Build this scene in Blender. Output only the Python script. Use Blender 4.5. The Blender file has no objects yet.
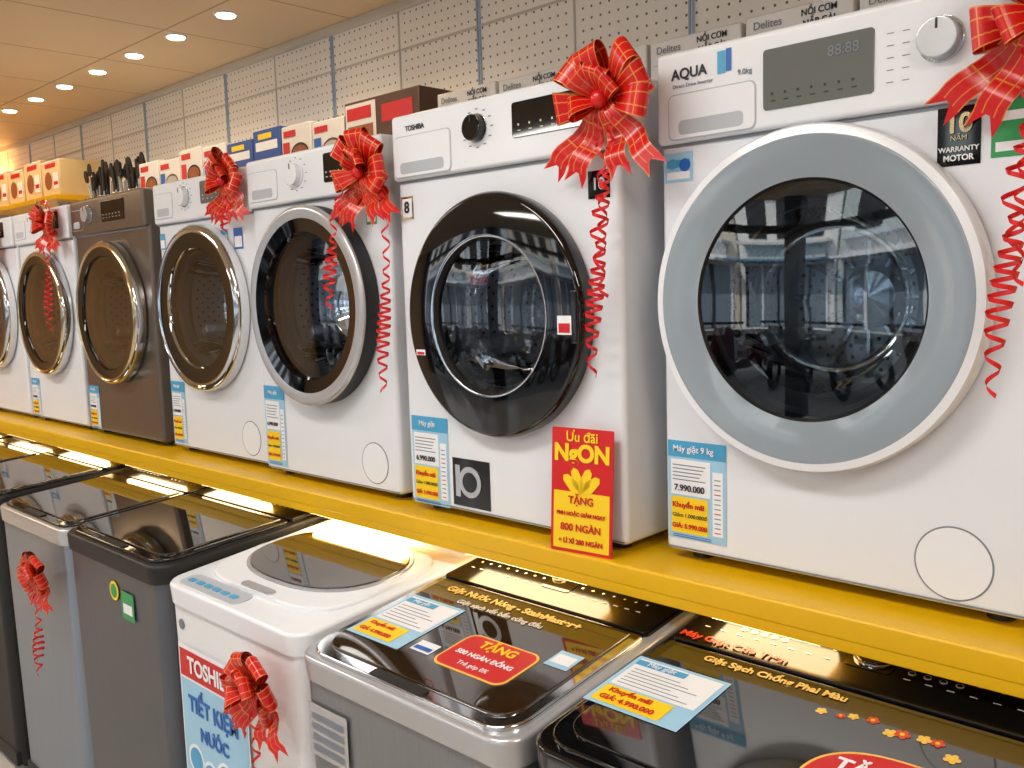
import bpy, bmesh, math, random
from mathutils import Vector, Matrix
random.seed(7)
scene = bpy.context.scene
COL = scene.collection
try:
    scene.view_settings.view_transform = 'Standard'
except Exception:
    pass

# ------------------------------------------------------------------ materials
def srgb(r, g, b):
    f = lambda c: (c/255/12.92 if c/255 <= .04045 else ((c/255+.055)/1.055)**2.4)
    return (f(r), f(g), f(b), 1)

def base(name):
    m = bpy.data.materials.new(name); m.use_nodes = True
    nt = m.node_tree
    return m, nt, nt.nodes['Principled BSDF']

def mixnode(nt, a, b):
    n = nt.nodes.new('ShaderNodeMix'); n.data_type = 'RGBA'
    n.inputs[6].default_value = a; n.inputs[7].default_value = b
    return n

def mat(name, col, rough=.5, metal=0, emit=None, es=0, coat=0, noise=0, nscale=8, ior=1.5):
    m, nt, p = base(name)
    p.inputs['Base Color'].default_value = col
    p.inputs['Roughness'].default_value = rough
    p.inputs['Metallic'].default_value = metal
    p.inputs['IOR'].default_value = ior
    p.inputs['Coat Weight'].default_value = coat
    p.inputs['Coat Roughness'].default_value = .04
    if emit:
        p.inputs['Emission Color'].default_value = emit
        p.inputs['Emission Strength'].default_value = es
    if noise:
        tc = nt.nodes.new('ShaderNodeTexCoord'); nz = nt.nodes.new('ShaderNodeTexNoise')
        nz.inputs['Scale'].default_value = nscale; nz.inputs['Detail'].default_value = 3
        nt.links.new(tc.outputs['Object'], nz.inputs['Vector'])
        k = 1-noise
        mx = mixnode(nt, (col[0]*k, col[1]*k, col[2]*k, 1), col)
        nt.links.new(nz.outputs[0], mx.inputs[0]); nt.links.new(mx.outputs[2], p.inputs['Base Color'])
    return m

def brushed(name, col, rough=.3, metal=.6, amt=.18):
    """metal with fine vertical brushing"""
    m = mat(name, col, rough, metal)
    nt = m.node_tree; p = nt.nodes['Principled BSDF']
    tc = nt.nodes.new('ShaderNodeTexCoord'); mp = nt.nodes.new('ShaderNodeMapping'); nz = nt.nodes.new('ShaderNodeTexNoise')
    mp.inputs['Scale'].default_value = (260, 260, 3); nz.inputs['Scale'].default_value = 1
    nt.links.new(tc.outputs['Object'], mp.inputs[0]); nt.links.new(mp.outputs[0], nz.inputs['Vector'])
    k = 1-amt
    mx = mixnode(nt, (col[0]*k, col[1]*k, col[2]*k, 1), (min(1, col[0]*(1+amt)), min(1, col[1]*(1+amt)), min(1, col[2]*(1+amt)), 1))
    nt.links.new(nz.outputs[0], mx.inputs[0]); nt.links.new(mx.outputs[2], p.inputs['Base Color'])
    return m

def window_glass(name, tint, ior=1.7):
    m, nt, p = base(name)
    nt.nodes.remove(p); out = nt.nodes['Material Output']
    fr = nt.nodes.new('ShaderNodeFresnel'); fr.inputs['IOR'].default_value = ior
    tr = nt.nodes.new('ShaderNodeBsdfTransparent'); tr.inputs[0].default_value = tint
    gl = nt.nodes.new('ShaderNodeBsdfGlossy'); gl.inputs['Roughness'].default_value = .015
    gl.inputs['Color'].default_value = (1, 1, 1, 1)
    mx = nt.nodes.new('ShaderNodeMixShader')
    nt.links.new(fr.outputs[0], mx.inputs[0]); nt.links.new(tr.outputs[0], mx.inputs[1])
    nt.links.new(gl.outputs[0], mx.inputs[2]); nt.links.new(mx.outputs[0], out.inputs[0])
    return m

def mth(nt, op, a=None, b=None, va=None, vb=None):
    n = nt.nodes.new('ShaderNodeMath'); n.operation = op
    if a is not None: nt.links.new(a, n.inputs[0])
    if b is not None: nt.links.new(b, n.inputs[1])
    if va is not None: n.inputs[0].default_value = va
    if vb is not None: n.inputs[1].default_value = vb
    return n.outputs[0]

def dots_mat(name, colA, colB, ax, pitch, rad, rough=.5, metal=0):
    """round perforations on a square pitch, in object metres"""
    m, nt, p = base(name)
    tc = nt.nodes.new('ShaderNodeTexCoord'); sp = nt.nodes.new('ShaderNodeSeparateXYZ')
    nt.links.new(tc.outputs['Object'], sp.inputs[0])
    sq = []
    for a in ax:
        f = mth(nt, 'FRACT', mth(nt, 'MULTIPLY', sp.outputs[a], vb=1/pitch))
        s = mth(nt, 'SUBTRACT', f, vb=.5)
        sq.append(mth(nt, 'MULTIPLY', s, s))
    d = mth(nt, 'SQRT', mth(nt, 'ADD', sq[0], sq[1]))
    l = mth(nt, 'LESS_THAN', d, vb=rad)
    mx = mixnode(nt, colA, colB); nt.links.new(l, mx.inputs[0])
    nt.links.new(mx.outputs[2], p.inputs['Base Color'])
    p.inputs['Roughness'].default_value = rough; p.inputs['Metallic'].default_value = metal
    return m

def grid_mat(name, colA, colB, ax, pitch, lw, rough=.5, noise=.06):
    m, nt, p = base(name)
    tc = nt.nodes.new('ShaderNodeTexCoord'); sp = nt.nodes.new('ShaderNodeSeparateXYZ')
    nt.links.new(tc.outputs['Object'], sp.inputs[0])
    ls = []
    for a in ax:
        f = mth(nt, 'FRACT', mth(nt, 'MULTIPLY', sp.outputs[a], vb=1/pitch))
        ls.append(mth(nt, 'LESS_THAN', f, vb=lw/pitch))
    l = mth(nt, 'MAXIMUM', ls[0], ls[1])
    nz = nt.nodes.new('ShaderNodeTexNoise'); nz.inputs['Scale'].default_value = 3
    nt.links.new(tc.outputs['Object'], nz.inputs['Vector'])
    k = 1-noise
    m0 = mixnode(nt, (colA[0]*k, colA[1]*k, colA[2]*k, 1), colA); nt.links.new(nz.outputs[0], m0.inputs[0])
    mx = mixnode(nt, colA, colB); nt.links.new(l, mx.inputs[0]); nt.links.new(m0.outputs[2], mx.inputs[6])
    nt.links.new(mx.outputs[2], p.inputs['Base Color'])
    p.inputs['Roughness'].default_value = rough
    return m

def ribbon_mat():
    m, nt, p = base('red_gold_ribbon')
    uv = nt.nodes.new('ShaderNodeUVMap'); uv.uv_map = 'UVMap'
    sp = nt.nodes.new('ShaderNodeSeparateXYZ'); nt.links.new(uv.outputs[0], sp.inputs[0])
    u = mth(nt, 'ABSOLUTE', mth(nt, 'SUBTRACT', sp.outputs[0], vb=.5))
    e1 = mth(nt, 'GREATER_THAN', u, vb=.46)
    e2 = mth(nt, 'LESS_THAN', mth(nt, 'ABSOLUTE', mth(nt, 'SUBTRACT', u, vb=.2)), vb=.02)
    f = mth(nt, 'FRACT', mth(nt, 'MULTIPLY', sp.outputs[1], vb=1.0))
    e3 = mth(nt, 'LESS_THAN', f, vb=.05)
    g = mth(nt, 'MAXIMUM', mth(nt, 'MAXIMUM', e1, e2), e3)
    mx = mixnode(nt, srgb(206, 20, 22), srgb(222, 130, 56)); nt.links.new(g, mx.inputs[0])
    nt.links.new(mx.outputs[2], p.inputs['Base Color'])
    p.inputs['Roughness'].default_value = .25
    return m

WHITE = mat('white_enamel', srgb(226, 230, 237), .26, noise=.02)
WHITE2 = mat('white_plastic', srgb(230, 234, 240), .2)
GREYL = mat('light_grey_line', srgb(176, 182, 190), .5)
SEAM = mat('panel_gap', srgb(120, 126, 134), .6)
BLACK = mat('gloss_black', srgb(8, 8, 10), .04, ior=1.6)
MBLACK = mat('matte_black', srgb(20, 20, 22), .5)
RUB = mat('rubber_gasket', srgb(84, 90, 98), .5)
STEELP = mat('drum_back_steel', srgb(190, 194, 200), .25, .4)
DHOLE = mat('drum_hole', srgb(14, 15, 18), .6)
CHROME = mat('chrome', srgb(205, 208, 212), .08, 1)
SILVER = mat('silver_paint', srgb(188, 190, 194), .25, .5)
GOLD = mat('champagne_trim', srgb(206, 184, 140), .15, .9)
RINGGL = mat('smoked_ring_glass', srgb(142, 153, 162), .08, coat=.5, ior=1.5)
DKGREY = brushed('dark_grey_metal', srgb(112, 102, 94), .28, .6, .15)
TLGREY = brushed('grey_cabinet', srgb(136, 148, 162), .3, .5, .12)
TLDARK = brushed('graphite_cabinet', srgb(92, 96, 104), .3, .55, .15)
TLWARM = brushed('silver_cabinet', srgb(132, 134, 138), .28, .5, .12)
TLWHITE = mat('white_cabinet', srgb(228, 230, 234), .28)
LIDGL = mat('tinted_lid_glass', srgb(46, 30, 13), .035, ior=2.4)
LIDGB = mat('black_lid_glass', srgb(10, 8, 7), .04, ior=2.05)
CONS = mat('console_gloss_black', srgb(9, 9, 10), .16, ior=1.4)
DISP = mat('grey_display', srgb(104, 108, 106), .12, coat=.4)
ICON = mat('panel_print', srgb(214, 206, 190), .5)
ICONG = mat('panel_print_gold', srgb(238, 190, 90), .5)
INK = mat('print_black', srgb(34, 36, 42), .6)
INKG = mat('print_grey', srgb(120, 126, 136), .6)
RED = mat('print_red', srgb(200, 24, 28), .4)
REDD = mat('poster_red', srgb(206, 28, 30), .3)
YEL = mat('print_yellow', srgb(246, 208, 20), .4)
CYAN = mat('card_light_blue', srgb(156, 202, 230), .4)
BLUE = mat('print_blue', srgb(20, 96, 180), .4)
TEAL = mat('print_teal', srgb(70, 160, 205), .4)
PAPER = mat('paper_white', srgb(236, 238, 242), .5)
GREEN = mat('print_green', srgb(40, 150, 80), .4)
ORANGE = mat('print_orange', srgb(212, 66, 34), .35)
SHELFY = mat('yellow_shelf_laminate', srgb(232, 182, 8), .3, noise=.05, nscale=3)
BOARD = mat('blue_back_board', srgb(48, 84, 132), .5, noise=.08)
CARTW = mat('white_carton', srgb(226, 224, 222), .55, noise=.03)
CARTB = mat('brown_carton', srgb(92, 62, 44), .5, noise=.3, nscale=20)
CARTD = mat('blue_carton', srgb(44, 84, 160), .5, noise=.05)
CARTC = mat('cream_carton', srgb(226, 200, 150), .5, noise=.05)
FOOD = mat('printed_food_photo', srgb(186, 104, 56), .5, noise=.75, nscale=60)
RIB = ribbon_mat()
RIBN = mat('curling_ribbon_red', srgb(214, 34, 36), .2)
LEDM = mat('added_strip_glow', (1, .8, .45, 1), .4, emit=(1, .76, .40, 1), es=13)
GLOWM = mat('added_warm_glow', (1, .7, .35, 1), .4, emit=(1, .48, .14, 1), es=17)
DLM = mat('downlight_diffuser', (1, .9, .7, 1), .4, emit=(1, .86, .62, 1), es=9)
PANM = mat('fill_panel_glow', (1, 1, 1, 1), .4, emit=(1, .95, .88, 1), es=4)
GLASSD = window_glass('door_glass', (.50, .56, .60, 1), 1.95)
GLASSK = window_glass('dark_door_glass', (.66, .67, .70, 1), 1.65)
GLASSC = window_glass('clear_door_glass', (.66, .70, .74, 1), 1.65)
GLASSG = window_glass('bronze_door_glass', (.72, .52, .30, 1), 2.0)
BOWLG = window_glass('glass_bowl', (.86, .88, .90, 1), 1.45)

# ------------------------------------------------------------------ mesh builder
FRONT = Matrix(((1, 0, 0, 0), (0, 0, -1, 0), (0, 1, 0, 0), (0, 0, 0, 1)))   # a->x, b->z, c->-y

class MB:
    def __init__(s): s.v = []; s.f = []; s.m = []; s.mats = []
    def mi(s, mt):
        if mt not in s.mats: s.mats.append(mt)
        return s.mats.index(mt)
    def add(s, vs, fs, mt, M=None):
        o = len(s.v)
        for p in vs:
            p = Vector(p); s.v.append(M @ p if M else p)
        for i, f in enumerate(fs):
            s.f.append([o+k for k in f])
            s.m.append(s.mi(mt[i] if isinstance(mt, list) else mt))
    def addbm(s, bm, mt, M=None):
        bm.verts.index_update()
        s.add([v.co.copy() for v in bm.verts], [[v.index for v in f.verts] for f in bm.faces], mt, M)
        bm.free()
    def box(s, x0, y0, z0, x1, y1, z1, mt, bev=0, seg=3, M=None):
        bm = bmesh.new(); bmesh.ops.create_cube(bm, size=1)
        for v in bm.verts:
            v.co = Vector((x0+(v.co.x+.5)*(x1-x0), y0+(v.co.y+.5)*(y1-y0), z0+(v.co.z+.5)*(z1-z0)))
        if bev: bmesh.ops.bevel(bm, geom=bm.edges[:], offset=bev, segments=seg, affect='EDGES', profile=.5)
        s.addbm(bm, mt, M)
    def prism(s, pts, c0, c1, mt, M=None, bev=0, seg=2):
        bm = bmesh.new()
        vs = [bm.verts.new((a, b, c0)) for a, b in pts]
        f = bm.faces.new(vs)
        r = bmesh.ops.extrude_face_region(bm, geom=[f])
        for e in r['geom']:
            if isinstance(e, bmesh.types.BMVert): e.co.z = c1
        if bev:
            ed = [e for e in bm.edges if abs(e.verts[0].co.z-c1) < 1e-7 and abs(e.verts[1].co.z-c1) < 1e-7]
            bmesh.ops.bevel(bm, geom=ed, offset=bev, segments=seg, affect='EDGES', profile=.5)
        s.addbm(bm, mt, M)
    def cyl(s, r, c0, c1, mt, cx=0, cy=0, n=32, M=None, bev=0, r2=None):
        s.prism(circ(cx, cy, r, n), c0, c1, mt, M, bev)
    def lathe(s, prof, mts, cx=0, cz=0, n=96):
        """revolve (r,y) around the Y axis"""
        vs = []; fs = []; ms = []
        for r, y in prof:
            for i in range(n):
                t = 2*math.pi*i/n; vs.append((cx+r*math.cos(t), y, cz+r*math.sin(t)))
        for k in range(len(prof)-1):
            for i in range(n):
                j = (i+1) % n
                fs.append((k*n+i, k*n+j, (k+1)*n+j, (k+1)*n+i)); ms.append(mts[k])
        s.add(vs, fs, ms)
    def rects(s, rs, M=FRONT, off=.0006):
        """flat printed rectangles (a0,b0,a1,b1,mat,layer)"""
        for a0, b0, a1, b1, mt, ly in rs:
            c = ly*off
            s.add([(a0, b0, c), (a1, b0, c), (a1, b1, c), (a0, b1, c)], [(0, 1, 2, 3)], mt, M)
    def obj(s, name, parent=None, loc=(0, 0, 0), rot=(0, 0, 0), smooth=True, recalc=True, wn=True):
        me = bpy.data.meshes.new(name); me.from_pydata(s.v, [], s.f)
        for mt in s.mats: me.materials.append(mt)
        for i, p in enumerate(me.polygons): p.material_index = s.m[i]; p.use_smooth = smooth
        if recalc:
            bm = bmesh.new(); bm.from_mesh(me)
            bmesh.ops.remove_doubles(bm, verts=bm.verts, dist=1e-6)
            bmesh.ops.recalc_face_normals(bm, faces=bm.faces); bm.to_mesh(me); bm.free()
        me.update()
        if smooth: me.set_sharp_from_angle(angle=math.radians(40))
        o = bpy.data.objects.new(name, me); COL.objects.link(o)
        o.location = loc; o.rotation_euler = rot
        if parent: o.parent = parent
        if wn and smooth:
            w = o.modifiers.new('wn', 'WEIGHTED_NORMAL'); w.keep_sharp = True
        return o

def circ(cx, cy, r, n=32, ry=None):
    ry = ry or r
    return [(cx+r*math.cos(2*math.pi*i/n), cy+ry*math.sin(2*math.pi*i/n)) for i in range(n)]

def supell(cx, cy, rx, ry, p=2.8, n=64):
    out = []
    for i in range(n):
        t = 2*math.pi*i/n; c, s_ = math.cos(t), math.sin(t)
        out.append((cx+rx*math.copysign(abs(c)**(2/p), c), cy+ry*math.copysign(abs(s_)**(2/p), s_)))
    return out

def rrect(a0, b0, a1, b1, r, n=6, rs=None):
    rs = rs or (r, r, r, r)   # bl, br, tr, tl
    pts = []
    for (cx, cy, rr, st) in ((a0+rs[0], b0+rs[0], rs[0], 180), (a1-rs[1], b0+rs[1], rs[1], 270),
                             (a1-rs[2], b1-rs[2], rs[2], 0), (a0+rs[3], b1-rs[3], rs[3], 90)):
        for i in range(n+1):
            t = math.radians(st+90*i/n); pts.append((cx+rr*math.cos(t), cy+rr*math.sin(t)))
    return pts

def empty(name, loc=(0, 0, 0), parent=None, rot=(0, 0, 0)):
    e = bpy.data.objects.new(name, None); COL.objects.link(e)
    e.location = loc; e.rotation_euler = rot; e.empty_display_size = .1
    if parent: e.parent = parent
    return e

def text(s, parent, loc, size, mt, flat=False, align='CENTER', name='lettering', bold=0, rot=None, sx=1):
    cu = bpy.data.curves.new(name, 'FONT'); cu.body = s; cu.size = size
    cu.align_x = align; cu.align_y = 'CENTER'; cu.extrude = .0003; cu.offset = bold
    cu.materials.append(mt)
    o = bpy.data.objects.new(name, cu); COL.objects.link(o)
    o.location = loc; o.rotation_euler = rot if rot else ((0, 0, 0) if flat else (math.pi/2, 0, 0))
    o.scale = (sx, 1, 1)
    o.parent = parent
    return o

# ------------------------------------------------------------------ room shell
SH = 1.047          # shelf top
YW = 2.30           # back wall
ZC = 2.608          # ceiling
XL, XR, YF = -9.5, 2.4, -4.0
FLOORM = grid_mat('floor_tile', srgb(196, 190, 182), srgb(120, 116, 110), (0, 1), .6, .004, .12)
CEILM = grid_mat('ceiling_tile', srgb(218, 194, 160), srgb(166, 140, 108), (0, 1), .6, .010, .6)
PEG = dots_mat('pegboard', srgb(240, 237, 232), srgb(112, 104, 94), (0, 2), .034, .12, .5)
WALLM = mat('painted_wall', srgb(226, 186, 136), .7, noise=.04, nscale=2)

def slab(name, a, b, mt, bev=0):
    m = MB(); m.box(*a, *b, mt, bev); return m.obj(name, wn=False, smooth=bool(bev))
slab('floor', (XL, YF, -.1), (XR, YW, 0), FLOORM)
slab('ceiling', (XL-.1, YF-.1, ZC), (XR+.1, YW+.1, ZC+.1), CEILM)
slab('wall_back', (XL, YW, 0), (XR, YW+.1, ZC), PEG)
slab('wall_left', (XL-.1, YF, 0), (XL, YW+.1, ZC), WALLM)
slab('wall_right', (XR, YF, 0), (XR+.1, YW+.1, ZC), WALLM)
TRIMB = mat('blue_grey_trim', srgb(160, 184, 214), .4)
TRIMW = mat('white_trim', srgb(196, 192, 186), .5)
n = 0
x = -2.31 - .425*16
k = 0
while x < XR:
    n += 1
    m = MB()
    if k % 2 == 0:
        m.box(x-.009, YW-.006, 1.0, x-.004, YW, ZC, TRIMB); m.box(x+.003, YW-.006, 1.0, x+.008, YW, ZC, TRIMB)
    else:
        m.box(x-.004, YW-.004, 1.0, x+.002, YW, ZC, TRIMW)
    m.obj('trim_%d' % n, smooth=False); x += .425; k += 1
for z in (2.44, 1.9):
    n += 1
    m = MB(); m.box(XL, YW-.004, z-.004, XR, YW, z+.004, TRIMW); m.obj('trim_%d' % n, smooth=False)
n += 1
m = MB(); m.box(XL, YW-.03, ZC-.03, XR, YW, ZC, TRIMW, .004); m.obj('trim_%d' % n)

# downlights in the ceiling
for i, dx in enumerate([-2.45, -2.85, -3.25, -3.65, -4.04, -4.43, -4.83, -5.22, -5.62, -6.02, -6.42, -6.82, -7.2]):
    e = empty('recessed_downlight', (dx, 1.88, ZC))
    m = MB()
    m.cyl(.043, -.006, 0, WHITE2, n=32); m.obj('trim_ring', e, smooth=True)
    m = MB(); m.cyl(.034, -.010, -.004, DLM, n=32); m.obj('diffuser', e)
    l = bpy.data.lights.new('lamp', 'SPOT'); l.energy = 8; l.spot_size = math.radians(130); l.spot_blend = .6
    l.color = (1, .76, .48); l.shadow_soft_size = .04
    lo = bpy.data.objects.new('lamp', l); COL.objects.link(lo); lo.parent = e; lo.location = (0, 0, -.02)

# glowing strip out of view, added to warm the far-left ceiling
e = empty('added_warm_strip', (-8.1, 2.24, 2.42))
m = MB(); m.box(-1.2, -.04, -.03, 1.2, .055, -.005, WHITE2, .004); m.obj('housing', e)
m = MB(); m.box(-1.18, -.03, -.005, 1.18, .03, .01, GLOWM); m.obj('diffuser', e)

# fill panels out of view, added to light the machines, warmer at left
for (px, py) in ((-6.6, .1), (-3.9, .1), (-1.3, .1), (.9, .1), (-3.9, -2.2), (-1.0, -2.2)):
    e = empty('added_fill_panel', (px, py, ZC))
    m = MB(); m.box(-.62, -.17, -.03, .62, .17, 0, WHITE2, .005); m.obj('housing', e)
    m = MB(); m.box(-.6, -.15, -.034, .6, .15, -.03, PANM); m.obj('diffuser', e, smooth=False)
    l = bpy.data.lights.new('lamp', 'AREA'); l.shape = 'RECTANGLE'; l.size = 1.2; l.size_y = .3
    l.energy = 21 if px > -5 else 34; l.color = (1, .955, .89) if px > -5 else (1, .66, .34)
    lo = bpy.data.objects.new('lamp', l); COL.objects.link(lo); lo.parent = e; lo.location = (0, 0, -.04)

# ------------------------------------------------------------------ main display shelf
sh = empty('display_shelf', (0, 0, 0))
m = MB(); m.box(-6.4, 1.28, SH-.04, .5, 1.99, SH, SHELFY, .006)
m.box(-6.4, 1.281, SH-.056, .5, 1.290, SH-.03, SHELFY, .002); m.obj('shelf_board', sh)
m = MB(); m.box(-6.4, 1.54, 0, .5, 1.56, SH-.04, BOARD); m.obj('back_panel', sh, smooth=False)
m = MB()
for px in (-6.2, -4.9, -3.6, -2.3, -1.0, .3):
    m.box(px-.02, 1.56, 0, px+.02, 1.60, SH-.04, MBLACK, .003); m.box(px-.02, 1.93, 0, px+.02, 1.97, SH-.04, MBLACK, .003)
m.obj('legs', sh)
m = MB()
for px, ln in ((-6.05, .4), (-5.45, .4), (-4.85, .35), (-4.25, .35), (-3.68, .34), (-3.08, .32), (-2.55, .30), (-1.98, .34), (-1.40, .34), (-.80, .2)):
    m.box(px, 1.294, .984, px+ln, 1.352, SH-.041, LEDM, .005)
m.obj('added_shelf_glow', sh)  # glowing strips added under the lip to put warm streaks on the lids

# ------------------------------------------------------------------ front loader
def price_label(parent, cx, cz, w=.115, h=.17, y=-.0012, title='Máy giặt', price='6.990.000'):
    m = MB(); x0, x1, z0, z1 = cx-w/2, cx+w/2, cz-h/2, cz+h/2
    M = Matrix.Translation((0, y, 0)) @ FRONT
    rs = [(x0, z0, x1, z1, CYAN, 0), (x0, z1-.028*h/.17, x1, z1, TEAL, 1),
          (x0+.006, z0+.45*h, x1-.03*w/.115, z1-.19*h, PAPER, 1),
          (x0+.006, z0+.06*h, x1-.035*w/.115, z0+.43*h, YEL, 1),
          (x1-.026*w/.115, z0+.08*h, x1-.006, z0+.72*h, PAPER, 1)]
    for i in range(5):
        rs.append((x0+.010, z0+(.60+.037*i)*h, x0+(.66-.10*((i*3) % 4)/3)*w, z0+(.610+.037*i)*h, INKG, 2))
    for i in range(12):
        rs.append((x1-.022*w/.115, z0+(.11+.048*i)*h, x1-.010, z0+(.120+.048*i)*h, INKG if i % 4 else RED, 2))
    for i in range(2):
        rs.append((x0+.010, z0+(.015+.02*i)*h, x0+.75*w, z0+(.022+.02*i)*h, BLUE, 2))
    m.rects(rs, M); m.obj('price_label', parent, smooth=False, recalc=False)
    yy = y-.0022
    text(title, parent, (cx-.05*w, yy, z1-.08*h), .13*w, PAPER, bold=.0002)
    text(price, parent, (cx-.12*w, yy, z0+.52*h), .135*w, INK, bold=.0003)
    text('Khuyến mãi', parent, (cx-.14*w, yy, z0+.345*h), .115*w, RED, bold=.0003)
    text('Giảm 1.000.000đ', parent, (cx-.12*w, yy, z0+.24*h), .085*w, INK)
    text('GIÁ: 5.990.000', parent, (cx-.12*w, yy, z0+.13*h), .10*w, RED, bold=.0003)

def drum(parent, cx, cz, R, rh):
    m = MB()
    m.lathe([(R-.02, -.006), (rh, -.006), (rh-.010, .012), (rh-.018, .02), (rh-.010, .03), (rh-.004, .036)],
            [RUB]*5, cx, cz, 72)
    m.obj('door_gasket', parent)
    m = MB()
    yb = .225
    m.lathe([(rh-.004, .036), (rh-.004, yb-.02), (rh-.02, yb-.005), (.055, yb), (.045, yb-.012), (.0005, yb-.016)],
            [STEELP, STEELP, STEELP, STEELP, CHROME], cx, cz, 72)
    for k in range(3):
        a = math.radians(30+120*k)
        M = Matrix.Translation((cx, 0, cz)) @ Matrix.Rotation(a, 4, 'Y')
        m.box(rh-.048, .05, -.016, rh-.004, yb-.01, .016, STEELP, .009, 2, M)
    for k in range(12):
        M = Matrix.Translation((cx, 0, cz)) @ Matrix.Rotation(math.radians(30*k), 4, 'Y')
        m.box(.055, yb-.012, -.006, rh-.03, yb, .006, CHROME, .003, 1, M)
    for ring, yy in enumerate([.055+.018*i for i in range(9)]):
        for k in range(36):
            t = 2*math.pi*(k+.5*(ring % 2))/36; rr = rh-.0048
            c, s_ = math.cos(t), math.sin(t); q = .0042
            ctr = Vector((cx+rr*c, yy, cz+rr*s_)); tv = Vector((-s_, 0, c))
            m.add([ctr+tv*q*math.cos(j*math.pi/3)+Vector((0, q*math.sin(j*math.pi/3), 0)) for j in range(6)], [tuple(range(6))], DHOLE)
    for rr in (.075, .093, .111, .129):
        nn = int(rr*2*math.pi/.02)
        for k in range(nn):
            t = 2*math.pi*k/nn; q = .004
            m.add([(cx+rr*math.cos(t)+q*math.cos(j*math.pi/3), yb-.0055*(rr-.0)/(rh-.02)-.0015, cz+rr*math.sin(t)+q*math.sin(j*math.pi/3)) for j in range(6)], [tuple(range(6))], DHOLE)
    m.obj('drum', parent, recalc=False, wn=False)

def door(parent, cx, cz, R, kind):
    P = {'white': (WHITE2, [(R, -.034, WHITE2), (R-.004, -.042, WHITE2), (R-.016, -.044, RINGGL), (R*.92, -.046, RINGGL), (R*.70, -.036, MBLACK)], .685*R, GLASSD),
         'black': (BLACK, [(R, -.026, BLACK), (R-.005, -.036, BLACK), (R*.95, -.040, BLACK), (R*.66, -.044, CHROME), (R*.64, -.042, MBLACK)], .62*R, GLASSK),
         'silver': (MBLACK, [(R, -.044, SILVER), (R-.004, -.050, SILVER), (R*.95, -.054, SILVER), (R*.87, -.050, BLACK), (R*.74, -.044, BLACK)], .72*R, GLASSC),
         'chrome': (WHITE2, [(R, -.030, CHROME), (R-.006, -.040, CHROME), (R*.93, -.044, CHROME), (R*.90, -.040, BLACK), (R*.72, -.038, CHROME)], .70*R, GLASSC),
         'gold': (CHROME, [(R, -.030, CHROME), (R-.006, -.040, GOLD), (R*.94, -.044, GOLD), (R*.915, -.040, BLACK), (R*.80, -.038, BLACK)], .78*R, GLASSG)}[kind]
    side, pts, rw, gl = P
    prof = [(R-.03, 0), (R-.002, -.004)]; ms = [MBLACK, side]
    for r, y, mt in pts: prof.append((r, y)); ms.append(mt)
    prof.append((rw, -.030)); prof.append((rw-.003, -.012)); ms.append(MBLACK)
    m = MB(); m.lathe(prof, ms[:len(prof)-1], cx, cz, 128); m.obj('door_ring', parent)
    m = MB(); gp = []
    for i in range(9):
        t = i/8; gp.append((max(.0005, rw*(1-t)), -.031-.005*math.sin(t*math.pi/2)))
    m.lathe(gp, [gl]*8, cx, cz, 96); m.obj('door_window', parent, wn=False)
    rb = min(rw-.01, .145)
    gp = [(rb, -.008), (rb-.004, .01), (rb-.012, .05), (rb-.022, .085), (rb-.040, .104), (rb-.06, .11), (.0005, .106)]
    m = MB(); m.lathe(gp, [BOWLG]*6, cx, cz, 96); m.obj('door_bowl', parent, wn=False)
    if kind in ('black', 'silver'):
        m = MB(); m.box(cx+R*.90, -.046, cz-.05, cx+R*.96, -.034, cz+.05, BLACK, .005); m.obj('door_grip', parent)

def front_loader(xl, xr, yf, H, kind, body=WHITE, dx=0, dz=.463, R=.25, d=.55, ph=.135, plastic=WHITE2):
    w = xr-xl
    e = empty('washing_machine', ((xl+xr)/2, yf, SH))
    rh = .172
    m = MB(); m.box(-w/2, 0, .016, w/2, d, H-.004, body, .012, 3); cab = m.obj('cabinet', e, wn=False)
    c = MB(); c.cyl(rh, -.26, .05, MBLACK, cx=dx, cy=dz, n=72, M=FRONT); co = c.obj('cut', wn=False, loc=e.location)
    bpy.context.view_layer.update()
    bo = cab.modifiers.new('b', 'BOOLEAN'); bo.object = co; bo.operation = 'DIFFERENCE'; bo.solver = 'EXACT'
    dg = bpy.context.evaluated_depsgraph_get()
    nm = bpy.data.meshes.new_from_object(cab.evaluated_get(dg)); cab.modifiers.clear(); cab.data = nm
    bpy.data.objects.remove(co)
    wm = cab.modifiers.new('wn', 'WEIGHTED_NORMAL'); wm.keep_sharp = True
    m = MB()
    m.box(-w/2+.001, -.014, H-ph, w/2-.001, .05, H, plastic, .009, 3)
    m.box(-w/2+.004, -.003, H-ph-.005, w/2-.004, .01, H-ph, SEAM)
    m.obj('control_panel', e)
    m = MB(); m.box(-w/2+.006, -.0015, .022, w/2-.006, .01, .024, SEAM); m.obj('plinth_seam', e, smooth=False)
    m = MB()
    for sx in (-1, 1):
        for yy in (.05, d-.05): m.cyl(.02, 0, .018, MBLACK, cx=sx*(w/2-.05), cy=yy, n=20)
    m.obj('feet', e)
    drum(e, dx, dz, R, rh); door(e, dx, dz, R, kind)
    return e, w

def drawer(e, x0, z0, x1, z1, y=-.014, plastic=WHITE2):
    m = MB(); Mx = Matrix.Translation((0, y, 0)) @ FRONT
    m.prism(rrect(x0-.002, z0-.002, x1+.002, z1+.002, .012), -.001, .0006, GREYL, Mx)
    m.prism(rrect(x0, z0, x1, z1, .011), 0, .0028, plastic, Mx, bev=.0015)
    m.prism(rrect(x0+.02, z0+.006, x1-.02, z0+.03, .008), .0028, .0032, GREYL, Mx)
    m.obj('detergent_drawer', e)

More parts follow.
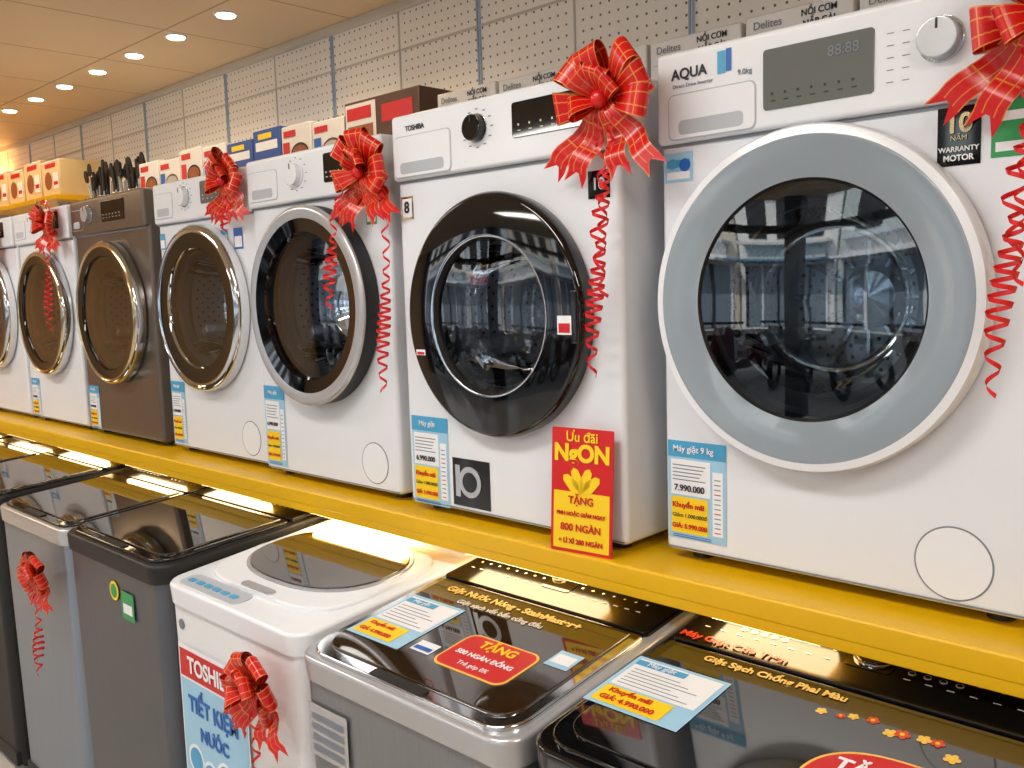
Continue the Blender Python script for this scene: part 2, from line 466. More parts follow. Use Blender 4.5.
def display(e, x0, z0, x1, z1, mt=BLACK, y=-.014, icons=ICON, n=6):
    m = MB(); Mx = Matrix.Translation((0, y, 0)) @ FRONT
    m.prism(rrect(x0, z0, x1, z1, .006), 0, .0025, mt, Mx, bev=.001)
    w = x1-x0
    rs = [(x0+w*(.08+.86*i/n), z0+.012, x0+w*(.08+.86*i/n)+.008, z0+.014, icons, 5) for i in range(n)]
    rs += [(x0+w*(.08+.86*i/n), z0+.022, x0+w*(.08+.86*i/n)+.004, z0+.026, icons, 5) for i in range(n)]
    m.rects(rs, Mx); m.obj('display', e)

def knob(e, x, z, r, ring=CHROME, cap=SILVER, y=-.014, ticks=True):
    m = MB(); Mx = Matrix.Translation((0, y, 0)) @ FRONT
    m.cyl(r*1.12, 0, .003, ring, x, z, 48, Mx, .001); m.cyl(r, .003, .02, cap, x, z, 48, Mx, .003)
    m.box(x-.0015, z+r*.4, .02, x+.0015, z+r*.9, .021, INK, M=Mx)
    if ticks:
        rs = []
        for k in range(12):
            a = 2*math.pi*k/12
            tx, tz = x+math.cos(a)*r*1.6, z+math.sin(a)*r*1.45
            rs.append((tx-.004, tz-.0012, tx+.004, tz+.0012, INKG, 1))
        m.rects(rs, Mx)
    m.obj('program_knob', e)

def sticker(e, x0, z0, x1, z1, cols, y=-.001, name='sticker'):
    m = MB(); Mx = Matrix.Translation((0, y, 0)) @ FRONT
    rs = [(x0, z0, x1, z1, cols[0], 0)]
    w, h = x1-x0, z1-z0
    for i, c in enumerate(cols[1:]):
        k = len(cols)-1
        rs.append((x0+.1*w, z0+h*(.1+.8*i/k), x1-.1*w, z0+h*(.1+.8*i/k)+h*.5/k, c, 1))
    m.rects(rs, Mx); m.obj(name, e, smooth=False, recalc=False)

def flap(e, x, z, r):
    m = MB(); m.lathe([(r+.0012, 0), (r+.0012, -.0008), (r-.0012, -.0008), (r-.0012, 0)], [SEAM]*3, x, z, 64)
    m.cyl(r-.0012, -.001, .0012, WHITE2, x, z, 64, FRONT)
    m.obj('filter_flap', e)

# --- machine 1 (nearest)
e1, w = front_loader(-.936, -.335, 1.37, .888, 'white', dx=-.018, dz=.465, R=.268, ph=.152)
drawer(e1, -.272, .742, -.11, .815)
display(e1, -.0955, .765, .080, .858, DISP, icons=INK, n=7)
text('88:88', e1, (.035, -.0175, .835), .022, INKG)
knob(e1, .172, .822, .028, CHROME, SILVER, ticks=False)
m = MB(); rs = []
for i in range(5):
    for j in range(2):
        rs.append((.098+.022*j, .775+.017*i, .108+.022*j, .7762+.017*i, INKG, 1))
for i in range(5): rs.append((.215, .775+.017*i, .240, .7762+.017*i, INKG, 1))
m.rects(rs, Matrix.Translation((0, -.0142, 0)) @ FRONT); m.obj('panel_print', e1, smooth=False, recalc=False)
text('AQUA', e1, (-.232, -.0155, .848), .024, INK, bold=.0005)
text('Direct Drive Inverter', e1, (-.225, -.0155, .829), .009, INKG)
text('9.0kg', e1, (-.128, -.0155, .832), .012, INKG)
m = MB(); m.rects([(-.178, .836, -.163, .872, TEAL, 1), (-.162, .838, -.152, .874, BLUE, 1)],
                  Matrix.Translation((0, -.0142, 0)) @ FRONT); m.obj('brand_mark', e1, smooth=False, recalc=False)
sticker(e1, -.293, .672, -.235, .722, [CYAN, PAPER, TEAL])
m = MB(); Mx = Matrix.Translation((0, -.002, 0)) @ FRONT
m.prism(circ(-.250, .700, .011, 20), 0, .0006, BLUE, Mx); m.prism(circ(-.275, .703, .009, 20), 0, .0006, TEAL, Mx); m.obj('sticker_print', e1, smooth=False)
sticker(e1, .165, .650, .222, .730, [BLACK])
text('10', e1, (.194, -.0035, .706), .036, GOLD, bold=.001)
text('NĂM', e1, (.194, -.0035, .687), .010, GOLD)
text('WARRANTY', e1, (.194, -.0035, .672), .0095, PAPER, bold=.0002); text('MOTOR', e1, (.194, -.0035, .660), .011, PAPER, bold=.0003)
sticker(e1, .235, .655, .292, .730, [GREEN, PAPER, GREEN, PAPER])
price_label(e1, -.233, .130, .118, .178, title='Máy giặt 9 kg', price='7.990.000')
flap(e1, .198, .082, .054)

# --- machine 2
e2, w = front_loader(-1.61, -.995, 1.33, .878, 'black', dx=0, dz=.443, R=.247, ph=.14)
drawer(e2, -.295, .745, -.115, .83)
display(e2, .0625, .785, .262, .852, BLACK)
knob(e2, -.035, .818, .026, CHROME, BLACK)
text('TOSHIBA', e2, (-.225, -.0155, .846), .015, INK, bold=.0003)
sticker(e2, -.296, .655, -.256, .705, [GOLD])
m = MB(); m.rects([(-.292, .66, -.26, .70, PAPER, 1)], Matrix.Translation((0, -.001, 0)) @ FRONT); m.obj('sticker_field', e2, smooth=False, recalc=False)
text('8', e2, (-.276, -.003, .68), .034, INK, bold=.001)
sticker(e2, .235, .655, .285, .705, [BLACK])
text('10', e2, (.26, -.003, .68), .03, PAPER, bold=.0006)
sticker(e2, .190, .41, .224, .445, [PAPER, RED], y=-.0445)
sticker(e2, -.214, .36, -.185, .372, [PAPER, RED], y=-.0445)
price_label(e2, -.232, .118, .12, .20)
sticker(e2, -.160, .03, -.045, .135, [BLACK])
m = MB(); Mx = Matrix.Translation((0, -.002, 0)) @ FRONT
m.cyl(.034, 0, .001, STEELP, -.105, .085, 32, Mx); m.cyl(.022, .001, .002, BLACK, -.105, .085, 32, Mx); m.rects([(-.15, .05, -.135, .12, STEELP, 1)], Mx); m.obj('feature_sticker_drum', e2)
flap(e2, .21, .085, .052)

# --- machine 3
e3, w = front_loader(-2.25, -1.665, 1.345, .855, 'silver', dx=0, dz=.467, R=.25, ph=.125)
drawer(e3, -.28, .745, -.14, .82)
knob(e3, -.05, .798, .028, WHITE2, WHITE2)
display(e3, .07, .765, .19, .835, BLACK)
sticker(e3, .21, .655, .25, .72, [GREEN, PAPER, GREEN])
price_label(e3, -.235, .14, .10, .22)
flap(e3, .2, .085, .05)

# --- machine 4
e4, w = front_loader(-2.86, -2.275, 1.37, .853, 'chrome', dx=-.01, dz=.463, R=.25, ph=.125)
drawer(e4, -.28, .745, -.16, .82)
knob(e4, -.08, .80, .028, CHROME, WHITE2)
display(e4, .02, .77, .20, .835, DISP)
sticker(e4, .17, .63, .22, .69, [BLUE, PAPER]); sticker(e4, .10, .65, .14, .69, [TEAL, PAPER])
text('10', e4, (.195, -.003, .655), .03, PAPER, bold=.0006)
sticker(e4, -.285, .65, -.25, .70, [TEAL, PAPER])
price_label(e4, -.235, .13, .09, .2); flap(e4, .2, .085, .05)

# --- machine 5 (graphite)
e5, w = front_loader(-3.53, -2.93, 1.37, .856, 'gold', body=DKGREY, dx=0, dz=.45, R=.25, ph=.125, plastic=DKGREY)
knob(e5, -.13, .80, .028, CHROME, SILVER); display(e5, -.02, .765, .16, .835, BLACK)
drawer(e5, -.285, .75, -.19, .82, plastic=DKGREY)
price_label(e5, -.24, .1, .09, .16)

# --- machine 6, 7
e6, w = front_loader(-4.13, -3.56, 1.37, .853, 'gold', dx=0, dz=.45, R=.245, ph=.125)
drawer(e6, -.27, .75, -.15, .82); knob(e6, -.06, .80, .028, CHROME, WHITE2); display(e6, .04, .77, .2, .835, BLACK)
price_label(e6, -.22, .1, .09, .16)
e7, w = front_loader(-4.74, -4.16, 1.37, .853, 'chrome', dx=0, dz=.455, R=.245, ph=.125)
drawer(e7, -.27, .75, -.15, .82); knob(e7, -.06, .80, .028, CHROME, WHITE2); display(e7, .04, .77, .2, .835, BLACK)
price_label(e7, -.22, .1, .09, .16)

# ------------------------------------------------------------------ gift bows
def bow(loc, s=1.0, curl=.35, curlx=-.01, seed=1, name='gift_bow', curls=1, rotz=0, out=.0):
    rnd = random.Random(seed)
    vs = []; fs = []; uvs = []
    def strip(P, S, W, vl):
        o = len(vs); k = len(P)
        for i in range(k):
            h = S[i]*(W[i]/2); vs.append(P[i]-h); vs.append(P[i]+h)
        for i in range(k-1):
            a = o+2*i; fs.append((a, a+1, a+3, a+2))
            v0, v1 = vl*i/(k-1), vl*(i+1)/(k-1)
            uvs.extend([(0, v0), (1, v0), (1, v1), (0, v1)])
    wid = .052*s
    def loop(ang, L, tilt, y0, fat=1.0):
        d = Vector((math.cos(ang), -tilt, math.sin(ang))).normalized()
        sd = Vector((-math.sin(ang), rnd.uniform(-.5, .5), math.cos(ang))).normalized()
        up = d.cross(sd).normalized()
        if up.y > 0: up = -up
        P = []; S = []; W = []
        for i in range(19):
            t = i/18
            p = d*(L*math.sin(math.pi*t)**.85) + up*(.30*L*(math.sin(2*math.pi*t)*.55+.55*math.sin(math.pi*t)))
            P.append(p+Vector((0, y0, 0))); S.append(sd); W.append(wid*fat*(.22+.85*math.sin(math.pi*t)**.7))
        strip(P, S, W, 3)
    for a in (8, 50, 100, 140, 182, -20):
        loop(math.radians(a+rnd.uniform(-9, 9)), s*rnd.uniform(.092, .112), .18, 0, 1.05)
    for a in (35, 75, 125, 205):
        loop(math.radians(a+rnd.uniform(-8, 8)), s*rnd.uniform(.062, .075), .7, -.014*s, .9)
    for a, L in ((-48, .15), (-72, .12), (-118, .135), (-142, .15)):
        a = math.radians(a+rnd.uniform(-5, 5)); d = Vector((math.cos(a), 0, math.sin(a)))
        sd = Vector((-math.sin(a), .3, math.cos(a))).normalized()
        P = [d*(s*L*i/10)+Vector((0, -.01*s-.012*s*math.sin(i*.9), 0)) for i in range(11)]
        W = [wid*(.25+.5*min(1, i/5)) for i in range(11)]
        strip(P, [sd]*11, W, 3)
        a0, a1 = vs[-2].copy(), vs[-1].copy(); mid = (a0+a1)/2
        b = len(vs); vs.extend([a0+d*.024*s, a1+d*.024*s, mid-d*.004*s])
        fs.append((b-2, b+2, b)); uvs.extend([(.3, 0.5), (.5, .5), (.3, .6)])
        fs.append((b-1, b+1, b+2)); uvs.extend([(.6, .5), (.6, .6), (.5, .5)])
    bm = bmesh.new(); bmesh.ops.create_uvsphere(bm, u_segments=12, v_segments=8, radius=.017*s)
    o = len(vs)
    for v in bm.verts: vs.append(Vector((v.co.x, v.co.y*.8-.03*s, v.co.z)))
    bm.verts.index_update()
    for f in bm.faces:
        fs.append(tuple(o+v.index for v in f.verts)); uvs.extend([(.4, .5)]*len(f.verts))
    bm.free()
    nk = len(fs)
    for c in range(curls):
        L = curl*(1-.3*c); N = int(L/.002); P = []; S = []; W = []
        ph = rnd.uniform(0, 6); an = ph
        for i in range(N):
            t = i/(N-1); z = -t*L
            r = (.002+.010*min(1, t*2.5))*(1+.35*math.sin(t*11+c))
            an += 2*math.pi*(L/N)/(.034+.016*math.sin(t*7+c*2))
            P.append(Vector((curlx+c*.02+.016*math.sin(t*5+c)+r*math.cos(an), -.017-out*min(1, t*3)+r*math.sin(an), z)))
            S.append(Vector((.35*math.cos(an), 0, 1)).normalized()); W.append(.0065)
        strip(P, S, W, 8)
    me = bpy.data.meshes.new(name); me.from_pydata(vs, [], fs)
    me.materials.append(RIB); me.materials.append(RIBN)
    for i, p in enumerate(me.polygons): p.use_smooth = True; p.material_index = 1 if i >= nk else 0
    ul = me.uv_layers.new(name='UVMap')
    for i, uvv in enumerate(uvs): ul.data[i].uv = uvv
    me.update()
    o = bpy.data.objects.new(name, me); COL.objects.link(o); o.location = loc; o.rotation_euler = (0, 0, rotz)
    return o

bow((-.322, 1.335, 1.868), 1.0, .48, -.03, 1, curls=2, out=.03)
bow((-.99, 1.295, 1.862), .98, .48, -.02, 2, curls=2, out=.0)
bow((-1.69, 1.31, 1.815), .9, .50, .06, 3, curls=1, out=.0)
bow((-1.70, 1.31, 1.81), .55, .30, -.06, 13, curls=1, out=.045)
bow((-2.34, 1.335, 1.862), .86, .14, .0, 4, curls=1)
bow((-3.68, 1.335, 1.835), .85, .40, .07, 5, curls=1, out=.03)
bow((-4.35, 1.335, 1.80), .8, .34, .03, 6, curls=1, out=.03)

# ------------------------------------------------------------------ top loaders
def top_loader(xl, xr, yf, zf, zb, d, body, deck, lidm, rim, console, kind='full', split=.64):
    w = xr-xl
    e = empty('top_load_washing_machine', ((xl+xr)/2, yf, 0))
    al = math.atan2(zb-zf, d); L = math.hypot(d, zb-zf)
    m = MB()
    bm = bmesh.new()
    x0, x1 = -w/2, w/2
    co = [(x0+.01, .012, .03), (x1-.01, .012, .03), (x1-.01, d-.01, .03), (x0+.01, d-.01, .03),
          (x0, 0, zf-.02), (x1, 0, zf-.02), (x1, d, zb-.02), (x0, d, zb-.02)]
    V = [bm.verts.new(c) for c in co]
    for f in ((0, 3, 2, 1), (4, 5, 6, 7), (0, 1, 5, 4), (1, 2, 6, 5), (2, 3, 7, 6), (3, 0, 4, 7)): bm.faces.new([V[i] for i in f])
    vert_e = [ed for ed in bm.edges if abs(ed.verts[0].co.z-ed.verts[1].co.z) > .3]
    bmesh.ops.bevel(bm, geom=vert_e, offset=.035, segments=6, affect='EDGES', profile=.5)
    m.addbm(bm, body)
    m.obj('cabinet', e)
    m = MB(); m.box(x0+.02, .006, .022, x1-.02, d-.03, .07, MBLACK, .004); m.obj('base_plinth', e)
    m = MB()
    for sx in (-1, 1):
        for yy in (.06, d-.06): m.cyl(.022, 0, .025, MBLACK, cx=sx*(w/2-.06), cy=yy, n=20)
    m.obj('feet', e)
    F = empty('top_assembly', (0, 0, zf), e, (al, 0, 0))
    m = MB(); m.prism(rrect(x0-.006, -.010, x1+.006, L+.002, .045, rs=(.05, .05, .02, .02)), -.028, .018, deck, bev=.008, seg=3)
    m.obj('top_deck', F)
    m = MB()
    if kind == 'full':
        m.prism(rrect(x0+.012, .004, x1-.012, (split+.015)*L, .04, rs=(.055, .055, .008, .008)), .017, .026, rim, bev=.004, seg=3)
        m.prism(rrect(x0+.034, .030, x1-.034, split*L, .03, rs=(.045, .045, .004, .004)), .025, .030, lidm, bev=.002)
        m.prism(rrect(-.07, .006, .07, .026, .006), .025, .029, MBLACK, bev=.002)
    else:
        m.prism(supell(0, .44*L, w/2-.02, .33*L, 4), .017, .027, deck, bev=.006, seg=3)
        m.prism(supell(0, .48*L, w/2-.045, .275*L, 2.4), .026, .031, SILVER, bev=.003)
        m.prism(supell(0, .48*L, w/2-.054, .26*L, 2.4), .030, .034, lidm, bev=.002)
        m.prism(rrect(-.06, .12*L, .06, .16*L, .01), .026, .031, SILVER, bev=.002)
    m.obj('lid', F)
    m = MB()
    b0 = (split+.022)*L if kind == 'full' else .83*L
    m.prism(rrect(x0+.012, b0, x1-.012, L-.008, .012), .016, .028, console, bev=.004)
    rs = []
    icm = ICON if console in (LIDGB, LIDGL, BLACK, CONS) else INKG
    Lc = L-.008-b0
    for i in range(18):
        xx = x0+.04+(w-.09)*i/18
        if abs(xx) > .045:
            rs.append((xx, b0+.30*Lc, xx+.010, b0+.30*Lc+.0025, icm, 1)); rs.append((xx+.002, b0+.45*Lc, xx+.007, b0+.45*Lc+.005, ICONG if (icm == ICON and i % 3 == 0) else icm, 1))
        if i % 2 == 0 and abs(xx) > .05: rs.append((xx, b0+.68*Lc, xx+.018, b0+.68*Lc+.0035, icm, 1))
    if kind == 'full':
        m.rects(rs, Matrix.Translation((0, 0, .0282)))
        m.prism(rrect(-.035, b0+.3*Lc, .035, b0+.75*Lc, .006), .028, .0292, BLACK)
    m.obj('console', F)
    return e, F, w, L

def flat_label(F, x0, b0, x1, b1, z=.0312):
    w, h = x1-x0, b1-b0
    m = MB()
    rs = [(x0, b0, x1, b1, CYAN, 0), (x0+.05*w, b0+.38*h, x1-.05*w, b1-.05*h, PAPER, 1), (x0+.05*w, b0+.05*h, x0+.78*w, b0+.35*h, YEL, 1),
          (x0+.05*w, b1-.18*h, x0+.6*w, b1-.08*h, TEAL, 2)]
    for i in range(6): rs.append((x0+.1*w, b0+(.43+.06*i)*h, x0+(.85-.12*(i % 3))*w, b0+(.442+.06*i)*h, INKG, 2))
    m.rects(rs, Matrix.Translation((0, 0, z))); m.obj('price_label', F, smooth=False, recalc=False)
    text('Khuyến mãi', F, (x0+.36*w, b0+.27*h, z+.002), .095*w, RED, True, bold=.0003)
    text('GIÁ: 4.990.000', F, (x0+.40*w, b0+.13*h, z+.002), .095*w, RED, True, bold=.0003)
    text('Máy giặt', F, (x0+.33*w, b1-.13*h, z+.002), .09*w, PAPER, True)

# t1 black, nearest
t1, F1, w, L = top_loader(-.85, -.22, .90, .892, .955, .55, TLDARK, BLACK, LIDGB, BLACK, CONS, split=.60)
m = MB()
m.prism(circ(.0, .80*L, .032, 40), .028, .033, CHROME, bev=.001); m.prism(circ(.0, .80*L, .027, 40), .032, .035, BLACK, bev=.001)
for k in range(9):
    for r_ in range(2):
        xx = -.14-.018*k if k < 5 else .06+.022*(k-5)
        m.prism(circ(xx, (.77+.06*r_)*L, .0055, 16), .028, .0292, ICON); m.prism(circ(xx, (.77+.06*r_)*L, .0042, 16), .0291, .0295, BLACK)
m.obj('start_dial_and_buttons', F1)
text('Máy Giặt Cửa Trên', F1, (-.20, .660*L, .0302), .024, ORANGE, True, bold=.0007)
text('Giặt Sạch Chống Phai Màu', F1, (-.10, .555*L, .0315), .021, ICONG, True, bold=.0007)
text('11.5 kg', F1, (-.26, .90*L, .0302), .024, ICON, True)
text('START', F1, (0, .80*L, .0365), .014, ICON, True)
flat_label(F1, -.305, .20*L, -.14, .47*L)
m = MB(); m.prism(supell(.15, .20*L, .12, .10, 2.6), .0305, .0315, ICONG); m.prism(supell(.15, .20*L, .116, .096, 2.6), .0315, .0318, RED)
m.obj('promo_sticker', F1)
text('TẶNG', F1, (.11, .295*L, .0325), .034, PAPER, True, bold=.001)
text('500 NGÀN', F1, (.16, .19*L, .0325), .034, PAPER, True, bold=.0005)
m = MB()
fl = random.Random(3)
for k in range(9):
    cx, cy = .0+.022*k+fl.uniform(-.006, .006), .475*L+fl.uniform(-.016, .016); q = fl.uniform(.004, .007)
    for a in range(5):
        m.prism(circ(cx+q*math.cos(a*1.2566), cy+q*math.sin(a*1.2566), q*.62, 10), .0302+k*.00004, .0306+k*.00004, ORANGE if k % 2 else ICONG)
    m.prism(circ(cx, cy, q*.5, 10), .0306, .0311, YEL)
m.obj('flower_print', F1)

# t2 silver with dark lid
t2, F2, w, L = top_loader(-1.43, -.885, .90, .872, .945, .55, TLWARM, SILVER, LIDGL, CHROME, CONS, split=.62)
text('Giặt Nước Nóng - StainMaster+', F2, (-.02, .56*L, .0315), .026, ICONG, True, bold=.0009)
text('Giặt sạch vết bẩn cứng đầu', F2, (-.02, .50*L, .0315), .019, ICON, True, bold=.0005)
text('TOSHIBA', F2, (.10, .90*L, .0302), .017, ICON, True)
m = MB(); m.prism(circ(-.02, .83*L, .018, 32), .029, .033, GOLD, bev=.001); m.prism(circ(-.02, .83*L, .014, 32), .032, .034, BLACK); m.obj('start_dial', F2)
flat_label(F2, -.235, .15*L, -.085, .46*L)
m = MB()
pts = rrect(-.005, .16*L, .165, .36*L, .022); pts2 = rrect(-.001, .167*L, .161, .353*L, .02)
m.prism(pts, .030, .0312, ICONG); m.prism(pts2, .0312, .0315, RED); m.obj('promo_sticker', F2)
text('TẶNG', F2, (.08, .315*L, .032), .030, YEL, True, bold=.0008); text('500 NGÀN ĐỒNG', F2, (.08, .25*L, .032), .0165, PAPER, True, bold=.0004); text('Trả góp 0%', F2, (.08, .20*L, .032), .015, PAPER, True)
m = MB(); m.rects([(.175, .33*L, .225, .42*L, CYAN, 1), (.18, .35*L, .22, .40*L, PAPER, 2), (-.07, .18*L, -.02, .24*L, PAPER, 1), (-.066, .19*L, -.024, .21*L, BLUE, 2)], Matrix.Translation((0, 0, .0302)))
m.obj('small_stickers', F2, smooth=False, recalc=False)
sticker(t2, -.25, .70, -.13, .80, [SILVER, INKG, INKG, INKG, INKG], y=-.004)
sticker(t2, .12, .64, .22, .74, [BLUE, PAPER, TEAL], y=-.004)

# t3 white
t3, F3, w, L = top_loader(-2.0, -1.455, .92, .885, .940, .54, TLWHITE, WHITE2, LIDGL, WHITE2, WHITE2, kind='oval')
m = MB()
m.prism(rrect(-.235, .006, .02, .058, .02), .018, .020, GREYL, bev=.0005)
for i in range(6): m.prism(rrect(-.215+.036*i, .022, -.19+.036*i, .036, .004), .020, .0215, TEAL)
m.obj('front_buttons', F3)
m = MB(); m.prism(circ(-.215, .0, .012, 24, .012), 0, .002, INKG, FRONT); mo = m.obj('maker_badge', t3, (0, 0, .81))
m = MB(); Mx = Matrix.Translation((0, -.003, 0)) @ FRONT
m.rects([(-.235, .30, .06, .765, PAPER, 0), (-.23, .69, .055, .755, RED, 1), (-.23, .31, .055, .685, CYAN, 1)], Mx)
for k in range(4):
    m.prism(circ(-.18+.065*k, .50-.02*(k % 2), .036, 28), .0012, .0016, PAPER, Mx); m.prism(circ(-.18+.065*k, .50-.02*(k % 2), .028, 28), .0016, .002, TEAL, Mx)
m.obj('advert_poster', t3, smooth=False, recalc=False)
text('TOSHIBA', t3, (-.09, -.0055, .722), .052, PAPER, bold=.0015, sx=.95)
text('TIẾT KIỆM', t3, (-.09, -.0055, .63), .052, BLUE, bold=.0015, sx=.9)
text('NƯỚC', t3, (-.09, -.0055, .568), .042, BLUE, bold=.0015)

# t4 graphite
t4, F4, w, L = top_loader(-2.57, -2.02, .91, .91, .952, .55, TLDARK, MBLACK, LIDGB, BLACK, CONS)
m = MB(); Mx = Matrix.Translation((0, -.002, 0)) @ FRONT
m.prism(circ(.02, .82, .025, 24), .0, .001, YEL, Mx); m.prism(circ(.02, .82, .018, 24), .001, .0014, GREEN, Mx); m.rects([(.06, .76, .13, .83, GREEN, 1), (.07, .775, .12, .80, PAPER, 2)], Mx)
m.obj('energy_sticker', t4, smooth=False, recalc=False)

# t5..t8
t5, F5, w, L = top_loader(-3.14, -2.60, .92, .898, .943, .55, TLGREY, SILVER, LIDGL, BLACK, CONS)
t6, F6, w, L = top_loader(-3.73, -3.17, .91, .91, .952, .55, MBLACK, MBLACK, LIDGL, BLACK, CONS)
t7, F7, w, L = top_loader(-4.31, -3.76, .91, .90, .943, .55, TLGREY, SILVER, LIDGL, BLACK, CONS)
t8, F8, w, L = top_loader(-4.89, -4.34, .91, .90, .943, .55, TLDARK, SILVER, LIDGL, BLACK, CONS)
bow((-2.735, .890, .775), .75, .30, -.01, 8, curls=1)
bow((-1.56, .885, .785), .85, .34, -.01, 9, curls=1)

# ------------------------------------------------------------------ promo card on shelf
pc = empty('promotional_card', (-1.07, 1.287, SH), rot=(math.radians(-4), 0, math.radians(6)))
m = MB()
m.prism(rrect(-.068, .0, .068, .235, .003), -.001, .001, REDD, FRONT)
m.rects([(-.062, .006, .062, .115, YEL, 2)], FRONT)
for k, a in enumerate((-50, -20, 20, 50)):
    M = FRONT @ Matrix.Translation((0, .112, .0018)) @ Matrix.Rotation(math.radians(a), 4, 'Z')
    m.prism([(0, 0), (.012, .02), (.008, .046), (0, .052), (-.008, .046), (-.012, .02)], 0, .0006, YEL, M)
m.obj('card', pc, smooth=False)
m = MB(); m.box(-.03, .0, 0, .03, .05, .003, MBLACK); m.obj('foot', pc, smooth=False)
text('Ưu đãi', pc, (0, -.0025, .218), .026, YEL, bold=.0004)
text('NgON', pc, (0, -.0025, .187), .044, YEL, bold=.002)
for i, (t, sz) in enumerate((('TẶNG', .020), ('PMH HOẶC GIẢM NGAY', .0098), ('800 NGÀN', .019), ('+ LÌ XÌ 280 NGÀN', .0125))):
    text(t, pc, (0, -.0028, .099-.026*i), sz, RED, bold=.0004)

# ------------------------------------------------------------------ upper display shelves + cartons
ws = empty('upper_storage_shelf', (0, 0, 0))
m = MB(); m.box(-5.25, 2.02, 1.865, .9, 2.294, 1.884, WHITE2, .002); m.obj('board', ws)
m = MB()
for bx in (-5, -4, -3, -2, -1, 0): m.box(bx-.01, 2.05, 1.78, bx+.01, 2.294, 1.865, GREYL)
m.obj('brackets', ws, smooth=False)
ys = empty('upper_storage_shelf', (0, 0, 0))
m = MB(); m.box(-8.8, 1.98, 2.10, -5.34, 2.294, 2.129, SHELFY, .003); m.obj('board', ys)
m = MB()
for bx in (-8.5, -7.5, -6.5, -5.5): m.box(bx-.01, 2.05, 2.0, bx+.01, 2.294, 2.10, GREYL)
m.obj('brackets', ys, smooth=False)

def carton(x0, x1, z0, z1, y0, y1, kind, seed=0):
    rnd = random.Random(seed)
    body = {'rice': CARTW, 'brown': CARTB, 'red': CARTW, 'blue': CARTD, 'cream': CARTC}[kind]
    e = empty('product_carton', ((x0+x1)/2, y0, z0)); w = x1-x0; h = z1-z0; d = y1-y0
    m = MB(); m.box(-w/2, 0, 0, w/2, d, h, body, .003, 1); m.obj('box', e)
    m = MB(); Mx = Matrix.Translation((0, -.0008, 0)) @ FRONT
    if kind == 'rice':
        m.rects([(-w*.46, h*.78, w*.46, h*.784, INKG, 1), (-w*.44, .015, -w*.1, .035, INKG, 1)], Mx)
        m.prism(circ(0, h*.36, w*.28, 28, w*.22), .0004, .0008, INKG, Mx); m.prism(circ(0, h*.36, w*.24, 28, w*.18), .0008, .0012, FOOD, Mx)
    elif kind == 'red':
        m.rects([(-w*.5, h*.1, w*.5, h*.5, FOOD, 1), (-w*.42, h*.86, w*.0, h*.94, RED, 1)], Mx)
        m.prism(circ(w*.12, h*.64, w*.30, 28, h*.13), .0008, .0012, MBLACK if seed % 2 else CARTB, Mx)
        m.prism(circ(w*.12, h*.65, w*.25, 28, h*.09), .0012, .0016, FOOD if seed % 3 else SILVER, Mx)
        m.rects([(-w*.45, h*.52, -w*.22, h*.80, RED if seed % 2 else BLUE, 1)], Mx)
    elif kind == 'blue':
        m.rects([(-w*.4, h*.74, w*.4, h*.85, PAPER, 1), (-w*.3, h*.88, w*.2, h*.95, YEL, 1), (-w*.35, h*.15, w*.35, h*.6, FOOD, 1)], Mx)
    elif kind == 'brown':
        m.rects([(-w*.48, h*.05, -w*.06, h*.97, CARTW, 1), (-w*.46, h*.80, -w*.12, h*.93, RED, 2), (-w*.45, h*.3, -w*.10, h*.74, FOOD, 2), (w*.02, h*.72, w*.42, h*.9, RED, 1)], Mx)
        for k in range(9):
            m.prism(circ(w*rnd.uniform(.04, .44), h*rnd.uniform(.2, .68), w*rnd.uniform(.02, .05), 14), .0006+.0001*k, .001+.0001*k, rnd.choice([ORANGE, YEL, GREEN, RED, FOOD]), Mx)
    else:
        m.prism(circ(-w*.15, h*.45, w*.2, 24, h*.25), .0004, .0008, FOOD, Mx); m.rects([(-w*.3, h*.8, w*.3, h*.92, RED, 1)], Mx)
        m.rects([(-w*.5, h*.96, w*.5, h*.99, PAPER, 1), (w*.12, h*.2, w*.42, h*.65, PAPER, 1), (w*.15, h*.3, w*.38, h*.4, RED, 2)], Mx)
    m.obj('print', e, smooth=False, recalc=False)
    if kind == 'rice':
        text('NỒI CƠM', e, (w*.20, -.0022, h*.93), .020, INK, bold=.0004); text('NẮP GÀI', e, (w*.20, -.0022, h*.845), .020, INK, bold=.0004)
        text('Delites', e, (-w*.28, -.0022, h*.91), .026, INKG)
x = .5
k = 0
while x > -2.05:
    wd = .265
    carton(x-wd, x, 1.885, 2.165+(.004 if k % 2 else 0), 2.045, 2.28, 'rice'); x -= wd+.012; k += 1
carton(-2.75, -2.34, 1.885, 2.215, 2.04, 2.28, 'brown')
for i, kd in enumerate(['red', 'red', 'blue', 'blue', 'red', 'red', 'red', 'red']):
    x0 = -2.97-.21*i
    carton(x0, x0+.2, 1.885, 2.18+.012*(i % 3), 2.05, 2.28, kd, i)
for i in range(11):
    x0 = -5.64-.28*i
    carton(x0, x0+.26, 2.13, 2.33+.02*(i % 2), 2.03, 2.27, 'cream')

